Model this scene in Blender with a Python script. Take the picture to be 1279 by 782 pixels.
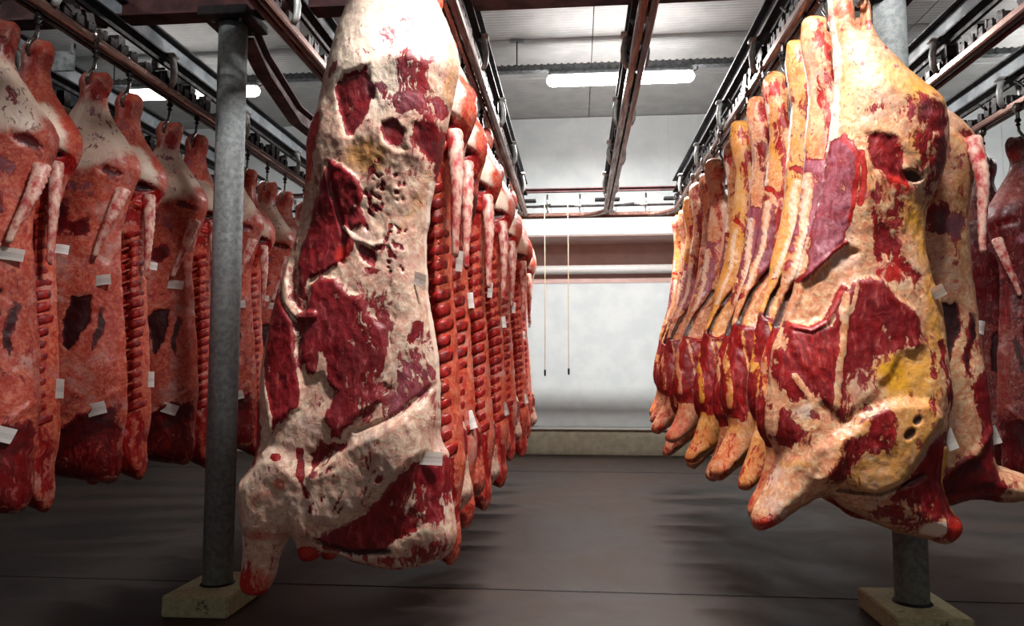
import bpy, bmesh, math, random
import numpy as np
from mathutils import Vector, Matrix
for o in list(bpy.data.objects): bpy.data.objects.remove(o)
S = bpy.context.scene
C = S.collection
R = math.radians

# ------------------------------------------------------------------ camera
EYE = 1.35; FPX = 918.0; YAW = R(5.04); PITCH = R(4.17)
cam_d = bpy.data.cameras.new('camera'); cam = bpy.data.objects.new('camera', cam_d); C.objects.link(cam)
cam_d.sensor_width = 36; cam_d.lens = FPX/1279*36; cam_d.clip_start = .05
cam.location = (0, 0, EYE); cam.rotation_euler = (R(90)+PITCH, 0, YAW)
S.camera = cam
_fw = np.array([-math.sin(YAW)*math.cos(PITCH), math.cos(YAW)*math.cos(PITCH), math.sin(PITCH)])
_rt = np.array([math.cos(YAW), math.sin(YAW), 0.]); _up = np.cross(_rt, _fw)
def atY(x, y, Y):
    """world point on the vertical plane at depth Y seen at photo pixel x, y (measuring tool)"""
    x = np.asarray(x, float); y = np.asarray(y, float)
    r = _fw + _rt*((x-639.5)/FPX)[..., None] + _up*((391-y)/FPX)[..., None]
    return np.array([0, 0, EYE]) + r*(Y/r[..., 1])[..., None]
# ------------------------------------------------------------------ world, exposure, lights
S.view_settings.view_transform = 'Standard'; S.view_settings.look = 'None'
S.view_settings.exposure = 0.1; S.view_settings.gamma = 1; S.view_settings.use_curve_mapping = False
W = bpy.data.worlds.new('world'); S.world = W; W.use_nodes = True
W.node_tree.nodes['Background'].inputs[0].default_value = (.5, .55, .6, 1)
W.node_tree.nodes['Background'].inputs[1].default_value = .005
LAMP_POWER = 62; LAMP_EMIT = 46
LAMP_SPOTS = [(.5, 8.1), (-4.5, 8.1), (5.5, 8.1), (.5, 2.05), (-4.5, 1.95), (5.5, 1.95), (.5, -4.2), (-4.5, -4.2), (5.5, -4.2)]
LAMP_SHARE = [4.2, .35, .5, 5.0, .05, .08, .55, .03, .03]
LAMP_Z = 4.57

# ------------------------------------------------------------------ helpers
def lin(c):
    c = [v/255 for v in c]
    return tuple(v/12.92 if v <= .04045 else ((v+.055)/1.055)**2.4 for v in c) + (1,)
class NT:
    def __init__(s, name):
        s.m = bpy.data.materials.new(name); s.m.use_nodes = True; s.t = s.m.node_tree; s.N = s.t.nodes; s.L = s.t.links
        s.b = s.N['Principled BSDF']
    def n(s, typ, **kw):
        x = s.N.new(typ)
        for k, v in kw.items(): setattr(x, k, v)
        return x
    def put(s, sock, v):
        if isinstance(v, bpy.types.NodeSocket): s.L.new(v, sock)
        elif isinstance(v, tuple) and len(v) == 3 and sock.type == 'RGBA': sock.default_value = v+(1,)
        else: sock.default_value = v
    def math(s, op, a, b=0., c=None, clamp=False):
        x = s.n('ShaderNodeMath', operation=op, use_clamp=clamp); s.put(x.inputs[0], a); s.put(x.inputs[1], b)
        if c is not None: s.put(x.inputs[2], c)
        return x.outputs[0]
    def mix(s, f, a, b, mode='MIX'):
        x = s.n('ShaderNodeMix', data_type='RGBA', blend_type=mode); s.put(x.inputs[0], f); s.put(x.inputs[6], a); s.put(x.inputs[7], b)
        return x.outputs[2]
    def ramp(s, v, a, b, lo=0., hi=1.):
        x = s.n('ShaderNodeMapRange', interpolation_type='SMOOTHSTEP'); s.put(x.inputs[0], v)
        for i, q in zip((1, 2, 3, 4), (a, b, lo, hi)): s.put(x.inputs[i], q)
        return x.outputs[0]
    def noise(s, vec, scale, detail=4, rough=.55, dist=0.):
        x = s.n('ShaderNodeTexNoise'); s.put(x.inputs['Vector'], vec); s.put(x.inputs['Scale'], scale)
        s.put(x.inputs['Detail'], detail); s.put(x.inputs['Roughness'], rough); s.put(x.inputs['Distortion'], dist)
        return x.outputs[0]
    def mapping(s, vec, scale=(1, 1, 1), loc=(0, 0, 0), rot=(0, 0, 0)):
        x = s.n('ShaderNodeMapping'); s.put(x.inputs[0], vec); x.inputs[3].default_value = scale; x.inputs[1].default_value = loc; x.inputs[2].default_value = rot
        return x.outputs[0]
    def obj(s): return s.n('ShaderNodeTexCoord').outputs['Object']
    def bump(s, h, strength=.5, dist=.01):
        x = s.n('ShaderNodeBump'); s.put(x.inputs['Strength'], strength); s.put(x.inputs['Distance'], dist); s.put(x.inputs['Height'], h)
        s.L.new(x.outputs[0], s.b.inputs['Normal'])
    def set(s, **kw):
        for k, v in kw.items(): s.put(s.b.inputs[k.replace('_', ' ')], v)
        return s.m
def simple(name, col, rough=.5, metal=0., var=.25, scale=14, bump=.0, stretch=(1, 1, 1), col2=None):
    s = NT(name); v = s.mapping(s.obj(), stretch); n = s.noise(v, scale, 6, .6)
    c = lin(col); d = lin(col2) if col2 else tuple(q*(1-var*1.6) for q in c[:3])+(1,)
    s.set(Base_Color=s.mix(s.ramp(n, .35, .65), d, c), Metallic=metal, Roughness=s.ramp(n, .3, .7, min(rough+.12, 1), max(rough-.08, .02)))
    if bump: s.bump(n, bump, .01)
    return s.m

def flesh(name, fat, fat2, red, red2, yel, dark=(40, 10, 14), blood=(205, 40, 24), amp=2.0, wet=.34, vary=.0):
    s = NT(name)
    oi = s.n('ShaderNodeObjectInfo')
    off = s.n('ShaderNodeVectorMath', operation='SCALE'); off.inputs[0].default_value = (7, 3, 5); s.L.new(oi.outputs['Random'], off.inputs[3])
    add = s.n('ShaderNodeVectorMath', operation='ADD'); s.L.new(s.obj(), add.inputs[0]); s.L.new(off.outputs[0], add.inputs[1])
    p = add.outputs[0]
    wn = s.n('ShaderNodeTexNoise'); s.put(wn.inputs['Vector'], p); wn.inputs['Scale'].default_value = 6; wn.inputs['Detail'].default_value = 3
    ws = s.n('ShaderNodeVectorMath', operation='MULTIPLY_ADD'); s.L.new(wn.outputs['Color'], ws.inputs[0]); ws.inputs[1].default_value = (.12, .12, .12); s.L.new(p, ws.inputs[2])
    p2 = ws.outputs[0]
    n1 = s.noise(p2, 13, 7, .68)
    n2 = s.noise(s.mapping(p2, (60, 60, 9), rot=(0, .35, 0)), 1, 5, .6)
    n3 = s.noise(p2, 55, 5, .65)
    n4 = s.noise(p, 3.2, 3, .5)
    a = s.n('ShaderNodeAttribute', attribute_name='mask'); sp = s.n('ShaderNodeSeparateColor'); s.L.new(a.outputs['Color'], sp.inputs[0])
    meat, drk, yl = sp.outputs
    a2 = s.n('ShaderNodeAttribute', attribute_name='mask_b'); sq = s.n('ShaderNodeSeparateColor'); s.L.new(a2.outputs['Color'], sq.inputs[0])
    bld, wht, pur = sq.outputs
    rnd_ = s.math('SUBTRACT', oi.outputs['Random'], .5); r2 = s.math('SUBTRACT', s.math('FRACT', s.math('MULTIPLY', oi.outputs['Random'], 17.3)), .5)
    meat = s.math('ADD', meat, s.math('MULTIPLY', rnd_, vary)); yl = s.math('ADD', yl, s.math('MULTIPLY', r2, vary*1.8)); bld = s.math('ADD', bld, s.math('MULTIPLY', rnd_, vary*-1.3))
    jag = s.math('ADD', s.math('MULTIPLY', s.math('SUBTRACT', n1, .5), amp), s.math('MULTIPLY', s.math('SUBTRACT', n2, .5), amp*.8))
    mm = s.ramp(s.math('ADD', meat, jag), .38, .62)
    # thin silverskin film left on the muscle
    vein = s.math('SUBTRACT', 1., s.math('MULTIPLY', s.math('ABSOLUTE', s.math('SUBTRACT', s.noise(p2, 9, 6, .6), .5)), 14.), clamp=True)
    film = s.math('MULTIPLY', s.ramp(n2, .54, .72), s.ramp(n1, .42, .62))
    fatc = s.mix(s.ramp(n3, .38, .62), lin(fat2), lin(fat))
    fatc = s.mix(s.ramp(n1, .52, .72, 0, .55), fatc, tuple(.55*x+.45*y for x, y in zip(lin(fat2), lin(red)))[:3]+(1,))
    fatc = s.mix(s.ramp(s.noise(p2, 7, 6, .75), .5, .68, 0, .5), fatc, tuple(.75*x+.25*y for x, y in zip(lin(fat2), lin(dark)))[:3]+(1,))
    fatc = s.mix(s.math('MULTIPLY', vein, .55), fatc, tuple(.4*x+.6*y for x, y in zip(lin(fat2), lin(red)))[:3]+(1,))
    fatc = s.mix(s.ramp(s.noise(p, 5, 5, .7), .5, .7, 0, .5), fatc, lin((204, 186, 178)))
    fatc = s.mix(s.ramp(s.math('ADD', yl, s.math('MULTIPLY', jag, .4)), .25, .8), fatc, lin(yel))
    fatc = s.mix(s.ramp(s.math('ADD', wht, s.math('MULTIPLY', jag, .3)), .3, .8), fatc, lin((240, 218, 198)))
    redc = s.mix(s.ramp(n2, .3, .7), lin(red2), lin(red))
    redc = s.mix(s.ramp(n4, .35, .65, 0, .5), redc, lin(red2))
    redc = s.mix(s.math('MULTIPLY', film, .55), redc, lin((205, 135, 130)))
    redc = s.mix(s.ramp(s.math('ADD', pur, s.math('MULTIPLY', jag, .4)), .3, .8, 0, .8), redc, lin((172, 112, 128)))
    c = s.mix(mm, fatc, redc)
    c = s.mix(s.ramp(s.math('ADD', drk, s.math('MULTIPLY', jag, .4)), .3, .85, 0, .93), c, lin(dark))
    c = s.mix(s.ramp(s.math('ADD', bld, s.math('MULTIPLY', jag, .45)), .2, 1.0, 0, .72), c, lin(blood))
    h = s.math('ADD', s.math('MULTIPLY', mm, -.45), s.math('ADD', s.math('MULTIPLY', n3, .5), s.math('MULTIPLY', n2, .6)))
    h = s.math('ADD', h, s.math('MULTIPLY', n1, 1.1))
    s.bump(h, .55, .007)
    s.set(Base_Color=c, Roughness=s.ramp(n1, .3, .7, wet-.05, wet+.2), Specular_IOR_Level=.5, Coat_Weight=.15, Coat_Roughness=.22, Subsurface_Weight=.12, Subsurface_Scale=.02)
    return s.m

M = {}
M['flesh_white'] = flesh('flesh_white_fat', (232, 208, 182), (214, 168, 146), (158, 30, 36), (104, 14, 24), (214, 156, 96))
M['flesh_yellow'] = flesh('flesh_yellow_fat', (234, 198, 156), (218, 146, 104), (166, 26, 28), (104, 12, 18), (234, 168, 46), vary=.0)
M['flesh_yellow_row'] = flesh('flesh_yellow_row', (234, 190, 144), (218, 130, 88), (172, 28, 26), (104, 10, 14), (226, 158, 44), vary=.24)
M['flesh_pink'] = flesh('flesh_pink_fat', (212, 122, 98), (186, 68, 52), (150, 22, 24), (84, 8, 14), (214, 134, 88), vary=.14)
M['flesh_inner'] = flesh('flesh_inner_side', (222, 128, 98), (200, 66, 48), (184, 24, 22), (126, 10, 14), (222, 140, 74))
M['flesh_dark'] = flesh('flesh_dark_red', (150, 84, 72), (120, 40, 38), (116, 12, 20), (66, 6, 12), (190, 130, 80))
M['rib'] = simple('rib_bone', (232, 150, 128), .4, 0, .2, 30, .2, col2=(204, 70, 58))
M['bone'] = simple('split_bone', (178, 34, 28), .42, 0, .2, 30, .5, col2=(108, 8, 12))
M['rim'] = simple('cut_fat_edge', (240, 218, 190), .4, 0, .1, 20, .2, col2=(226, 180, 140))
M['galv'] = simple('galvanised_steel', (150, 158, 160), .5, .35, .22, 26, .06, col2=(112, 120, 124))
M['post'] = simple('galvanised_post', (164, 170, 170), .6, .15, .3, 34, .08, col2=(132, 139, 141))
M['rail'] = simple('worn_rail_steel', (150, 116, 104), .3, .7, .3, 6, .03, (8, .6, 8), col2=(88, 60, 54))
M['beam'] = simple('grey_painted_beam', (140, 150, 155), .55, .1, .2, 5, .03, col2=(106, 116, 122))
M['beam_brown'] = simple('brown_painted_beam', (82, 46, 46), .6, .1, .25, 7, .03, col2=(52, 28, 30))
M['chain'] = simple('greasy_chain_steel', (48, 42, 42), .45, .55, .4, 40, .1, col2=(20, 18, 20))
M['cast'] = simple('cast_bracket', (186, 192, 190), .45, .25, .25, 24, .06, col2=(140, 144, 144))
M['hook'] = simple('hook_steel', (150, 146, 140), .28, .9, .3, 30, .05, col2=(84, 78, 74))
M['black'] = simple('black_iron', (34, 30, 32), .55, .4, .3, 20)
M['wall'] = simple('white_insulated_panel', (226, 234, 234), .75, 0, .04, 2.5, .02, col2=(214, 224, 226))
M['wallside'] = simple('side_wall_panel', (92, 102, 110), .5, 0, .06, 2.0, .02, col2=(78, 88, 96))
M['band'] = simple('dusky_pink_shade', (216, 184, 176), .6, 0, .05, 6, .02, col2=(208, 174, 166))  # shade below the bulkhead, put into the colour
M['kerb'] = simple('beige_kerb', (206, 202, 178), .7, 0, .08, 9, .08, col2=(184, 178, 152))
M['pipe'] = simple('white_pipe', (230, 230, 226), .35, 0, .05, 9)
M['cord'] = simple('cream_cord', (222, 206, 176), .7, 0, .1, 30)
M['tray'] = simple('cable_tray', (128, 134, 136), .5, .5, .2, 20, col2=(96, 100, 104))
def ceiling_mat():
    s = NT('ceiling_board'); p = s.obj()
    w = s.n('ShaderNodeTexWave', wave_type='BANDS', bands_direction='Y', wave_profile='SIN'); s.put(w.inputs['Vector'], p); w.inputs['Scale'].default_value = 5.2
    n = s.noise(p, 3, 4)
    s.bump(w.outputs[1], .35, .012)
    s.set(Base_Color=s.mix(s.ramp(n, .35, .65), lin((190, 194, 194)), lin((206, 208, 206))), Roughness=.55); return s.m
M['ceiling'] = ceiling_mat()
def floor_mat():
    s = NT('wet_concrete'); p = s.obj()
    n = s.noise(p, .9, 6, .6, .6); f = s.noise(p, 120, 3, .6); st = s.noise(s.mapping(p, (.8, 2.4, 1)), 1.6, 7, .66, .4)
    c = s.mix(s.ramp(n, .3, .7), lin((40, 28, 23)), lin((60, 45, 37)))
    c = s.mix(s.ramp(st, .45, .75, 0, .35), c, lin((26, 20, 20)))
    b = s.noise(s.mapping(p, loc=(3, 1, 0)), 1.5, 7, .7)
    c = s.mix(s.ramp(b, .62, .78, 0, .5), c, lin((52, 22, 19)))
    c = s.mix(s.ramp(f, .35, .7, 0, .35), c, lin((74, 62, 56)))
    s.bump(s.math('ADD', s.math('MULTIPLY', f, .5), n), .2, .006)
    s.set(Base_Color=c, Roughness=s.ramp(n, .3, .7, .42, .68), Specular_IOR_Level=.3); return s.m
M['floor'] = floor_mat()
def plinth_mat():
    s = NT('painted_plinth'); p = s.obj(); n = s.noise(p, 11, 7, .7); f = s.noise(p, 40, 4)
    c = s.mix(s.ramp(f, .3, .7), lin((168, 164, 122)), lin((196, 192, 152)))
    c = s.mix(s.ramp(n, .60, .68), c, lin((44, 40, 34))); s.bump(n, .5, .01)
    s.set(Base_Color=c, Roughness=.7); return s.m
M['plinth'] = plinth_mat()
def tag_mat():
    s = NT('printed_label'); p = s.obj()
    w = s.n('ShaderNodeTexWave', wave_type='BANDS', bands_direction='X'); s.put(w.inputs['Vector'], p); w.inputs['Scale'].default_value = 62; w.inputs['Distortion'].default_value = 9; w.inputs['Detail Scale'].default_value = 20
    sep = s.n('ShaderNodeSeparateXYZ'); s.put(sep.inputs[0], p)
    band = s.math('LESS_THAN', s.math('ABSOLUTE', s.math('SUBTRACT', sep.outputs[2], -.004)), .011)
    k = s.math('MULTIPLY', band, s.ramp(w.outputs[1], .55, .65, 0, .4))
    s.set(Base_Color=s.mix(k, lin((236, 232, 226)), lin((80, 74, 80))), Roughness=.6); return s.m
M['tag'] = tag_mat()
def lamp_mat(e):
    s = NT('lamp_tube_glow'); s.set(Base_Color=(.9, .9, .9, 1), Emission_Color=(1, .93, .9, 1), Emission_Strength=e); return s.m
M['glow'] = lamp_mat(LAMP_EMIT); M['glow_weak'] = lamp_mat(LAMP_EMIT*.3)

def link_mesh(name, me, mat=None, parent=None, smooth=False):
    o = bpy.data.objects.new(name, me); C.objects.link(o)
    if mat: me.materials.append(mat)
    if smooth: me.shade_smooth()
    if parent: o.parent = parent
    return o
def obj(name, bm, mat, parent=None, smooth=False):
    me = bpy.data.meshes.new(name); bm.to_mesh(me); bm.free()
    return link_mesh(name, me, mat, parent, smooth)
def tagit(o, label, cat, group=None):
    o['label'] = label; o['category'] = cat
    if group: o['group'] = group
    return o
def thing(name, label, cat, loc=(0, 0, 0), rz=0, group=None):
    o = bpy.data.objects.new(name, None); C.objects.link(o); o.location = loc; o.rotation_euler = (0, 0, rz); o.empty_display_size = .1
    return tagit(o, label, cat, group)
def struct(name, bm, mat):
    o = obj(name, bm, mat); o['kind'] = 'structure'; return o
def children_map():
    d = {}
    for o in bpy.data.objects:
        if o.parent: d.setdefault(o.parent.name, []).append(o)
    return d
def copy_tree(o, kids, parent=None):
    c = o.copy(); C.objects.link(c)
    if parent: c.parent = parent
    for ch in kids.get(o.name, []): copy_tree(ch, kids, c)
    return c
def box(bm, c, s, rot=None, bev=0.):
    vs = bmesh.ops.create_cube(bm, size=1)['verts']
    bmesh.ops.scale(bm, vec=s, verts=vs)
    if bev:
        es = list({e for v in vs for e in v.link_edges})
        r = bmesh.ops.bevel(bm, geom=es, offset=bev, segments=2, affect='EDGES'); vs = list({v for f in r['faces'] for v in f.verts} | {v for v in vs if v.is_valid})
    if rot: bmesh.ops.rotate(bm, cent=(0, 0, 0), matrix=rot, verts=vs)
    bmesh.ops.translate(bm, vec=c, verts=vs); return vs
def tube(bm, pts, rad, n=10, cap=True, flat=1.):
    pts = [Vector(p) for p in pts]
    if not hasattr(rad, '__len__'): rad = [rad]*len(pts)
    rings = []; prev = None
    for i, p in enumerate(pts):
        t = (pts[min(i+1, len(pts)-1)]-pts[max(i-1, 0)]).normalized()
        a = prev if prev is not None else (Vector((0, 0, 1)) if abs(t.z) < .9 else Vector((1, 0, 0)))
        x = (a - t*a.dot(t)).normalized(); y = t.cross(x); prev = x
        rings.append([bm.verts.new(p + (x*math.cos(2*math.pi*k/n) + y*math.sin(2*math.pi*k/n)*flat)*rad[i]) for k in range(n)])
    for a, b in zip(rings, rings[1:]):
        for k in range(n): bm.faces.new((a[k], a[(k+1) % n], b[(k+1) % n], b[k]))
    if cap: bm.faces.new(rings[0][::-1]); bm.faces.new(rings[-1])
def prism(bm, prof, path):
    """profile list (a, b) swept along points: a sideways in plan, b up"""
    path = [Vector(p) for p in path]; rings = []
    for i, p in enumerate(path):
        t = (path[min(i+1, len(path)-1)]-path[max(i-1, 0)]); t.z = 0; t.normalize(); s = Vector((t.y, -t.x, 0))
        rings.append([bm.verts.new(p + s*a + Vector((0, 0, b))) for a, b in prof])
    n = len(prof)
    for a, b in zip(rings, rings[1:]):
        for k in range(n): bm.faces.new((a[k], a[(k+1) % n], b[(k+1) % n], b[k]))
    bm.faces.new(rings[0][::-1]); bm.faces.new(rings[-1])
    bmesh.ops.recalc_face_normals(bm, faces=bm.faces)

# ------------------------------------------------------------------ the room
XL, XR, YB, YF, ZC = -6.8, 7.2, 11.58, -7.97, 5.07
bm = bmesh.new(); box(bm, ((XL+XR)/2, (YB+YF)/2, -.1), (XR-XL+.6, YB-YF+.6, .2)); floor = struct('floor', bm, M['floor'])
bm = bmesh.new(); box(bm, ((XL+XR)/2, YB+.1, 2.7), (XR-XL+.4, .2, 5.6)); wall_back = struct('wall_back', bm, M['wall'])
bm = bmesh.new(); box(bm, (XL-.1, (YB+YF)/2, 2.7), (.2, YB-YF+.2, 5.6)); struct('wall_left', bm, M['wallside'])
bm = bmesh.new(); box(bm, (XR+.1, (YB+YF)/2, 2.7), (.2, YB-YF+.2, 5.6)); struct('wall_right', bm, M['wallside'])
bm = bmesh.new(); box(bm, ((XL+XR)/2, YF-.1, 2.7), (XR-XL+.4, .2, 5.6)); struct('wall_front', bm, M['wallside'])
bm = bmesh.new(); box(bm, ((XL+XR)/2, (YB+YF)/2, ZC+.12), (XR-XL+.6, YB-YF+.6, .1)); ceil = struct('ceiling', bm, M['black'])
# ceiling boards (parts of the ceiling), laid crosswise with open joints
me0 = {}
yy = YF
while yy < YB:
    for k in range(4):
        x0 = XL + k*3.5
        if 'c' not in me0:
            bm = bmesh.new(); box(bm, (0, 0, 0), (3.49, 1.14, .05), bev=.004); o = obj('ceiling_panel', bm, M['ceiling'], ceil); me0['c'] = o.data
        else:
            o = bpy.data.objects.new('ceiling_panel', me0['c']); C.objects.link(o); o.parent = ceil
        o.location = (x0+1.75, yy+.575, ZC+.03)
    yy += 1.15
# upper wall stands forward of the lower wall: insulated bulkhead, in panels
bm = bmesh.new(); box(bm, ((XL+XR)/2, 11.21, 4.18), (XR-XL, .78, 1.78)); bulk = struct('trim_1', bm, M['wall'])
for k in range(12):
    bm = bmesh.new(); box(bm, (XL+.583+k*1.1667, 10.815, 4.18), (1.162, .02, 1.775), bev=.004)
    obj('wall_panel', bm, M['wall'], bulk)
bm = bmesh.new(); box(bm, ((XL+XR)/2, YB-.014, 2.98), (XR-XL, .012, .64)); struct('shade_band', bm, M['band'])  # strip painted pink as the bulkhead's shadow on the wall
bm = bmesh.new(); box(bm, ((XL+XR)/2, 11.2, 3.283), (XR-XL, .76, .012)); struct('soffit_shade', bm, M['band'])  # sheet under the bulkhead, its shade and red bounce light painted in
# kerb at the foot of the back wall
bm = bmesh.new(); prism(bm, [(0, 0), (0, .36), (-.02, .38), (-.13, .38), (-.13, 0)], [(XL, YB-.13, 0), (XR, YB-.13, 0)])
struct('baseboard_back', bm, M['kerb'])
bm = bmesh.new(); box(bm, ((XL+XR)/2, YB-.08, .395), (XR-XL, .17, .03), bev=.008); struct('trim_2', bm, M['pipe'])
bm = bmesh.new(); tube(bm, [(XL, YB-.12, 2.86), (XR, YB-.12, 2.86)], .07, 16); 
o = obj('wall_pipe', bm, M['pipe'], None, True); tagit(o, 'white round pipe running level across the back wall', 'pipe')
# long lower wall panels
for k in range(12):
    bm = bmesh.new(); box(bm, (XL+.583+k*1.1667, YB-.005, 1.87), (1.164, .012, 2.9), bev=.003)
    obj('wall_panel', bm, M['wall'], wall_back)
# expansion joint in the floor
bm = bmesh.new(); box(bm, ((XL+XR)/2, 4.55, .001), (XR-XL, .012, .004)); box(bm, ((XL+XR)/2, 9.6, .001), (XR-XL, .012, .004))
obj('floor_joint', bm, M['black'], floor)

# ------------------------------------------------------------------ posts
def post(x, y, lab, bump_lab):
    t = thing('steel_post', lab, 'post', (x, y, 0))
    bm = bmesh.new(); tube(bm, [(0, 0, .09), (0, 0, 3.41)], .084, 36); obj('shaft', bm, M['post'], t, True)
    bm = bmesh.new(); box(bm, (0, 0, .055), (.37, .52, .11), bev=.008)
    for v in bm.verts: v.co += Vector((random.uniform(-1, 1), random.uniform(-1, 1), random.uniform(-1, 1)))*.003
    b = obj('concrete_plinth', bm, M['plinth'], t); b['label'] = bump_lab
    bm = bmesh.new(); tube(bm, [(0, 0, .108), (0, 0, .122)], [.1, .087], 30); obj('foot_ring', bm, M['black'], t)
    bm = bmesh.new(); box(bm, (0, 0, 3.44), (.3, .3, .055), bev=.003); cap = obj('cap_plate', bm, M['black'], t)
    for a in range(4):
        bm = bmesh.new(); tube(bm, [(.12*math.cos(a*1.571+.785), .12*math.sin(a*1.571+.785), 3.395), (.12*math.cos(a*1.571+.785), .12*math.sin(a*1.571+.785), 3.45)], .013, 6); obj('bolt', bm, M['galv'], cap)
random.seed(3)
post(-2.06, 4.15, 'grey round steel post in front of the left wall row of carcasses', 'pale green chipped plinth')
post(1.755, 4.15, 'grey round steel post rising behind the yellow-fatted carcass on the right', 'cream chipped plinth')

# ------------------------------------------------------------------ transverse beams and rails
def ibeam(h, w, tf=.012, tw=.01):
    a, b = w/2, h; t = tw/2
    return [(-a, 0), (a, 0), (a, tf), (t, tf), (t, b-tf), (a, b-tf), (a, b), (-a, b), (-a, b-tf), (-t, b-tf), (-t, tf), (-a, tf)]
bm = bmesh.new(); prism(bm, ibeam(.2, .14), [(XL, 4.15, 3.47), (XR, 4.15, 3.47)])
o = obj('cross_beam', bm, M['beam_brown']); tagit(o, 'brown steel cross beam carried on top of the two posts', 'beam')
bm = bmesh.new(); prism(bm, ibeam(.05, .05, .01, .01), [(-3.95, 8.98, 3.5), (4.6, 8.98, 3.5)])
o = obj('cross_beam', bm, M['beam_brown']); tagit(o, 'thin dark cross beam above the rail that runs along the back wall', 'beam')
bm = bmesh.new(); prism(bm, ibeam(.15, .1), [(-2.03, 4.25, 3.37), (-2.16, 4.8, 3.37), (-2.32, 5.8, 3.37), (-2.3, 6.3, 3.37), (-2.3, 8.9, 3.37)])
o = obj('branch_beam', bm, M['beam_brown']); tagit(o, 'kinked brown beam branching from the head of the left post', 'beam')

def rail_prof(s):
    # one half of the twin track, rounded lip underneath
    return [(s*.008, .0), (s*.028, -.004), (s*.044, .004), (s*.05, .016), (s*.05, .05), (s*.04, .054), (s*.04, .02), (s*.014, .018), (s*.014, .05), (s*.008, .05)]
link_bm = bmesh.new()
box(link_bm, (0, 0, .055), (.03, .09, .028)); box(link_bm, (0, .03, .085), (.05, .02, .05)); box(link_bm, (.028, -.01, .07), (.012, .05, .045)); box(link_bm, (-.028, -.01, .07), (.012, .05, .045))
link_me = bpy.data.meshes.new('link'); link_bm.to_mesh(link_me); link_bm.free()
def rail(x, lab, y0=-.5, y1=8.85, phase=0.):
    z = 3.19; t = thing('overhead_rail', lab, 'rail', (x, y0, z), 0); L = y1-y0; rnd = random.Random(int(x*100))
    for s in (-1, 1):
        bm = bmesh.new(); prism(bm, rail_prof(s), [(0, 0, 0), (0, L, 0)]); obj('track', bm, M['rail'], t)
    bm = bmesh.new(); prism(bm, [(-.006, .262), (.006, .262), (.006, .388), (-.006, .388)], [(0, 0, 0), (0, L, 0)]); obj('beam_web', bm, M['beam'], t)
    for q in (.25, .388):
        bm = bmesh.new(); prism(bm, [(-.05, q), (.05, q), (.05, q+.012), (-.05, q+.012)], [(0, 0, 0), (0, L, 0)]); obj('beam_flange', bm, M['black'], t)
    bm = bmesh.new(); y = 0.
    while y < L:
        ox = rnd.uniform(-.012, .012)
        if rnd.random() < .25: y += rnd.uniform(.03, .12)
        for (c, sz) in (((ox, y, .085+rnd.uniform(-.01, .02)), (.03, .075, .03)), ((0, y+.03, .105), (.05+.03*rnd.random(), .02, .05)), ((.03, y, .09), (.012, .06, .05)), ((-.03, y, .09), (.012, .06, .05))): box(bm, c, sz)
        if rnd.random() < .35: box(bm, (rnd.uniform(-.02, .02), y, .14), (.06, .07, .07), Matrix.Rotation(rnd.uniform(-.5, .5), 3, 'X'))
        if rnd.random() < .16: tube(bm, [(-.04, y, .12), (-.055, y+.05, .17), (-.03, y+.12, .2)], .009, 5)
        y += .1
    bmesh.ops.recalc_face_normals(bm, faces=bm.faces)
    o = obj('drive_chain', bm, M['chain'], t); o['kind'] = 'stuff'
    bm = bmesh.new(); prism(bm, [(-.012, .2), (.012, .2), (.012, .225), (-.012, .225)], [(0, 0, 0), (0, L, 0)]); obj('chain_guide', bm, M['black'], t)
    me = None; y = .45+phase
    while y < L-.1:
        if me is None:
            bm = bmesh.new()
            for s in (-1, 1):
                tube(bm, [(s*.03, 0, .255), (s*.06, 0, .235), (s*.074, 0, .16), (s*.07, 0, .09), (s*.053, 0, .05)], [.014, .02, .02, .018, .014], 8, flat=1.6)
            box(bm, (0, 0, .262), (.18, .08, .02), bev=.004)
            o = obj('hanger_bracket', bm, M['cast'], t, True); me = o.data
        else:
            o = bpy.data.objects.new('hanger_bracket', me); C.objects.link(o); o.parent = t
        o.location = (0, y, 0); y += 1.12
    return t
RL = {}
rail(-3.75, 'grey overhead rail beyond the left wall row, nearest the left wall')
rail(-2.78, 'overhead rail carrying the left wall row of carcasses', phase=.2)
rail(-1.6, 'empty overhead rail between the left post and the big white-fatted carcass', phase=.5)
rail(-.64, 'overhead rail carrying the carcass row left of the aisle', phase=.1)
rail(.38, 'empty overhead rail above the middle of the open aisle', phase=.15)
rail(1.21, 'overhead rail carrying the yellow-fatted carcass row right of the aisle', phase=.3)
rail(2.37, 'empty overhead rail just right of the right post', phase=.4)
rail(3.17, 'rightmost overhead rail, carrying the dark far right carcasses', phase=0)

g = bpy.data.objects['overhead_rail.001']
bm = bmesh.new(); box(bm, (-.11, 4.32, -.11), (.13, .012, .12), bev=.003); box(bm, (-.06, 4.32, -.04), (.02, .02, .06)); obj('guard_plate', bm, M['galv'], g)
# cross rail at the back, with curved points into each rail
t = thing('cross_rail', 'steel cross rail with curved points near the back wall', 'rail', (0, 9.02, 3.19))
for s in (-1, 1):
    bm = bmesh.new(); prism(bm, rail_prof(s), [(-4.2, 0, 0), (4.5, 0, 0)]); obj('track', bm, M['rail'], t)
for x in (-3.75, -2.78, -1.6, -.64, .38, 1.21, 2.37, 3.17):
    bm = bmesh.new(); pts = []
    for k in range(9):
        a = k/8*math.pi/2; pts.append((x-.42+.42*math.sin(a), -.42*(1-math.cos(a))*1., 0))
    prism(bm, [(-.03, 0), (.03, 0), (.034, .02), (.02, .045), (-.02, .045), (-.034, .02)], pts); cs = obj('curved_switch', bm, M['rail'], t)
    bm = bmesh.new(); box(bm, (x, -.12, .19), (.3, .1, .03), bev=.004); box(bm, (x+.22, -.05, .14), (.22, .04, .02), Matrix.Rotation(-.12, 3, 'Y')); obj('switch_plate', bm, M['black'], cs)
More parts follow.
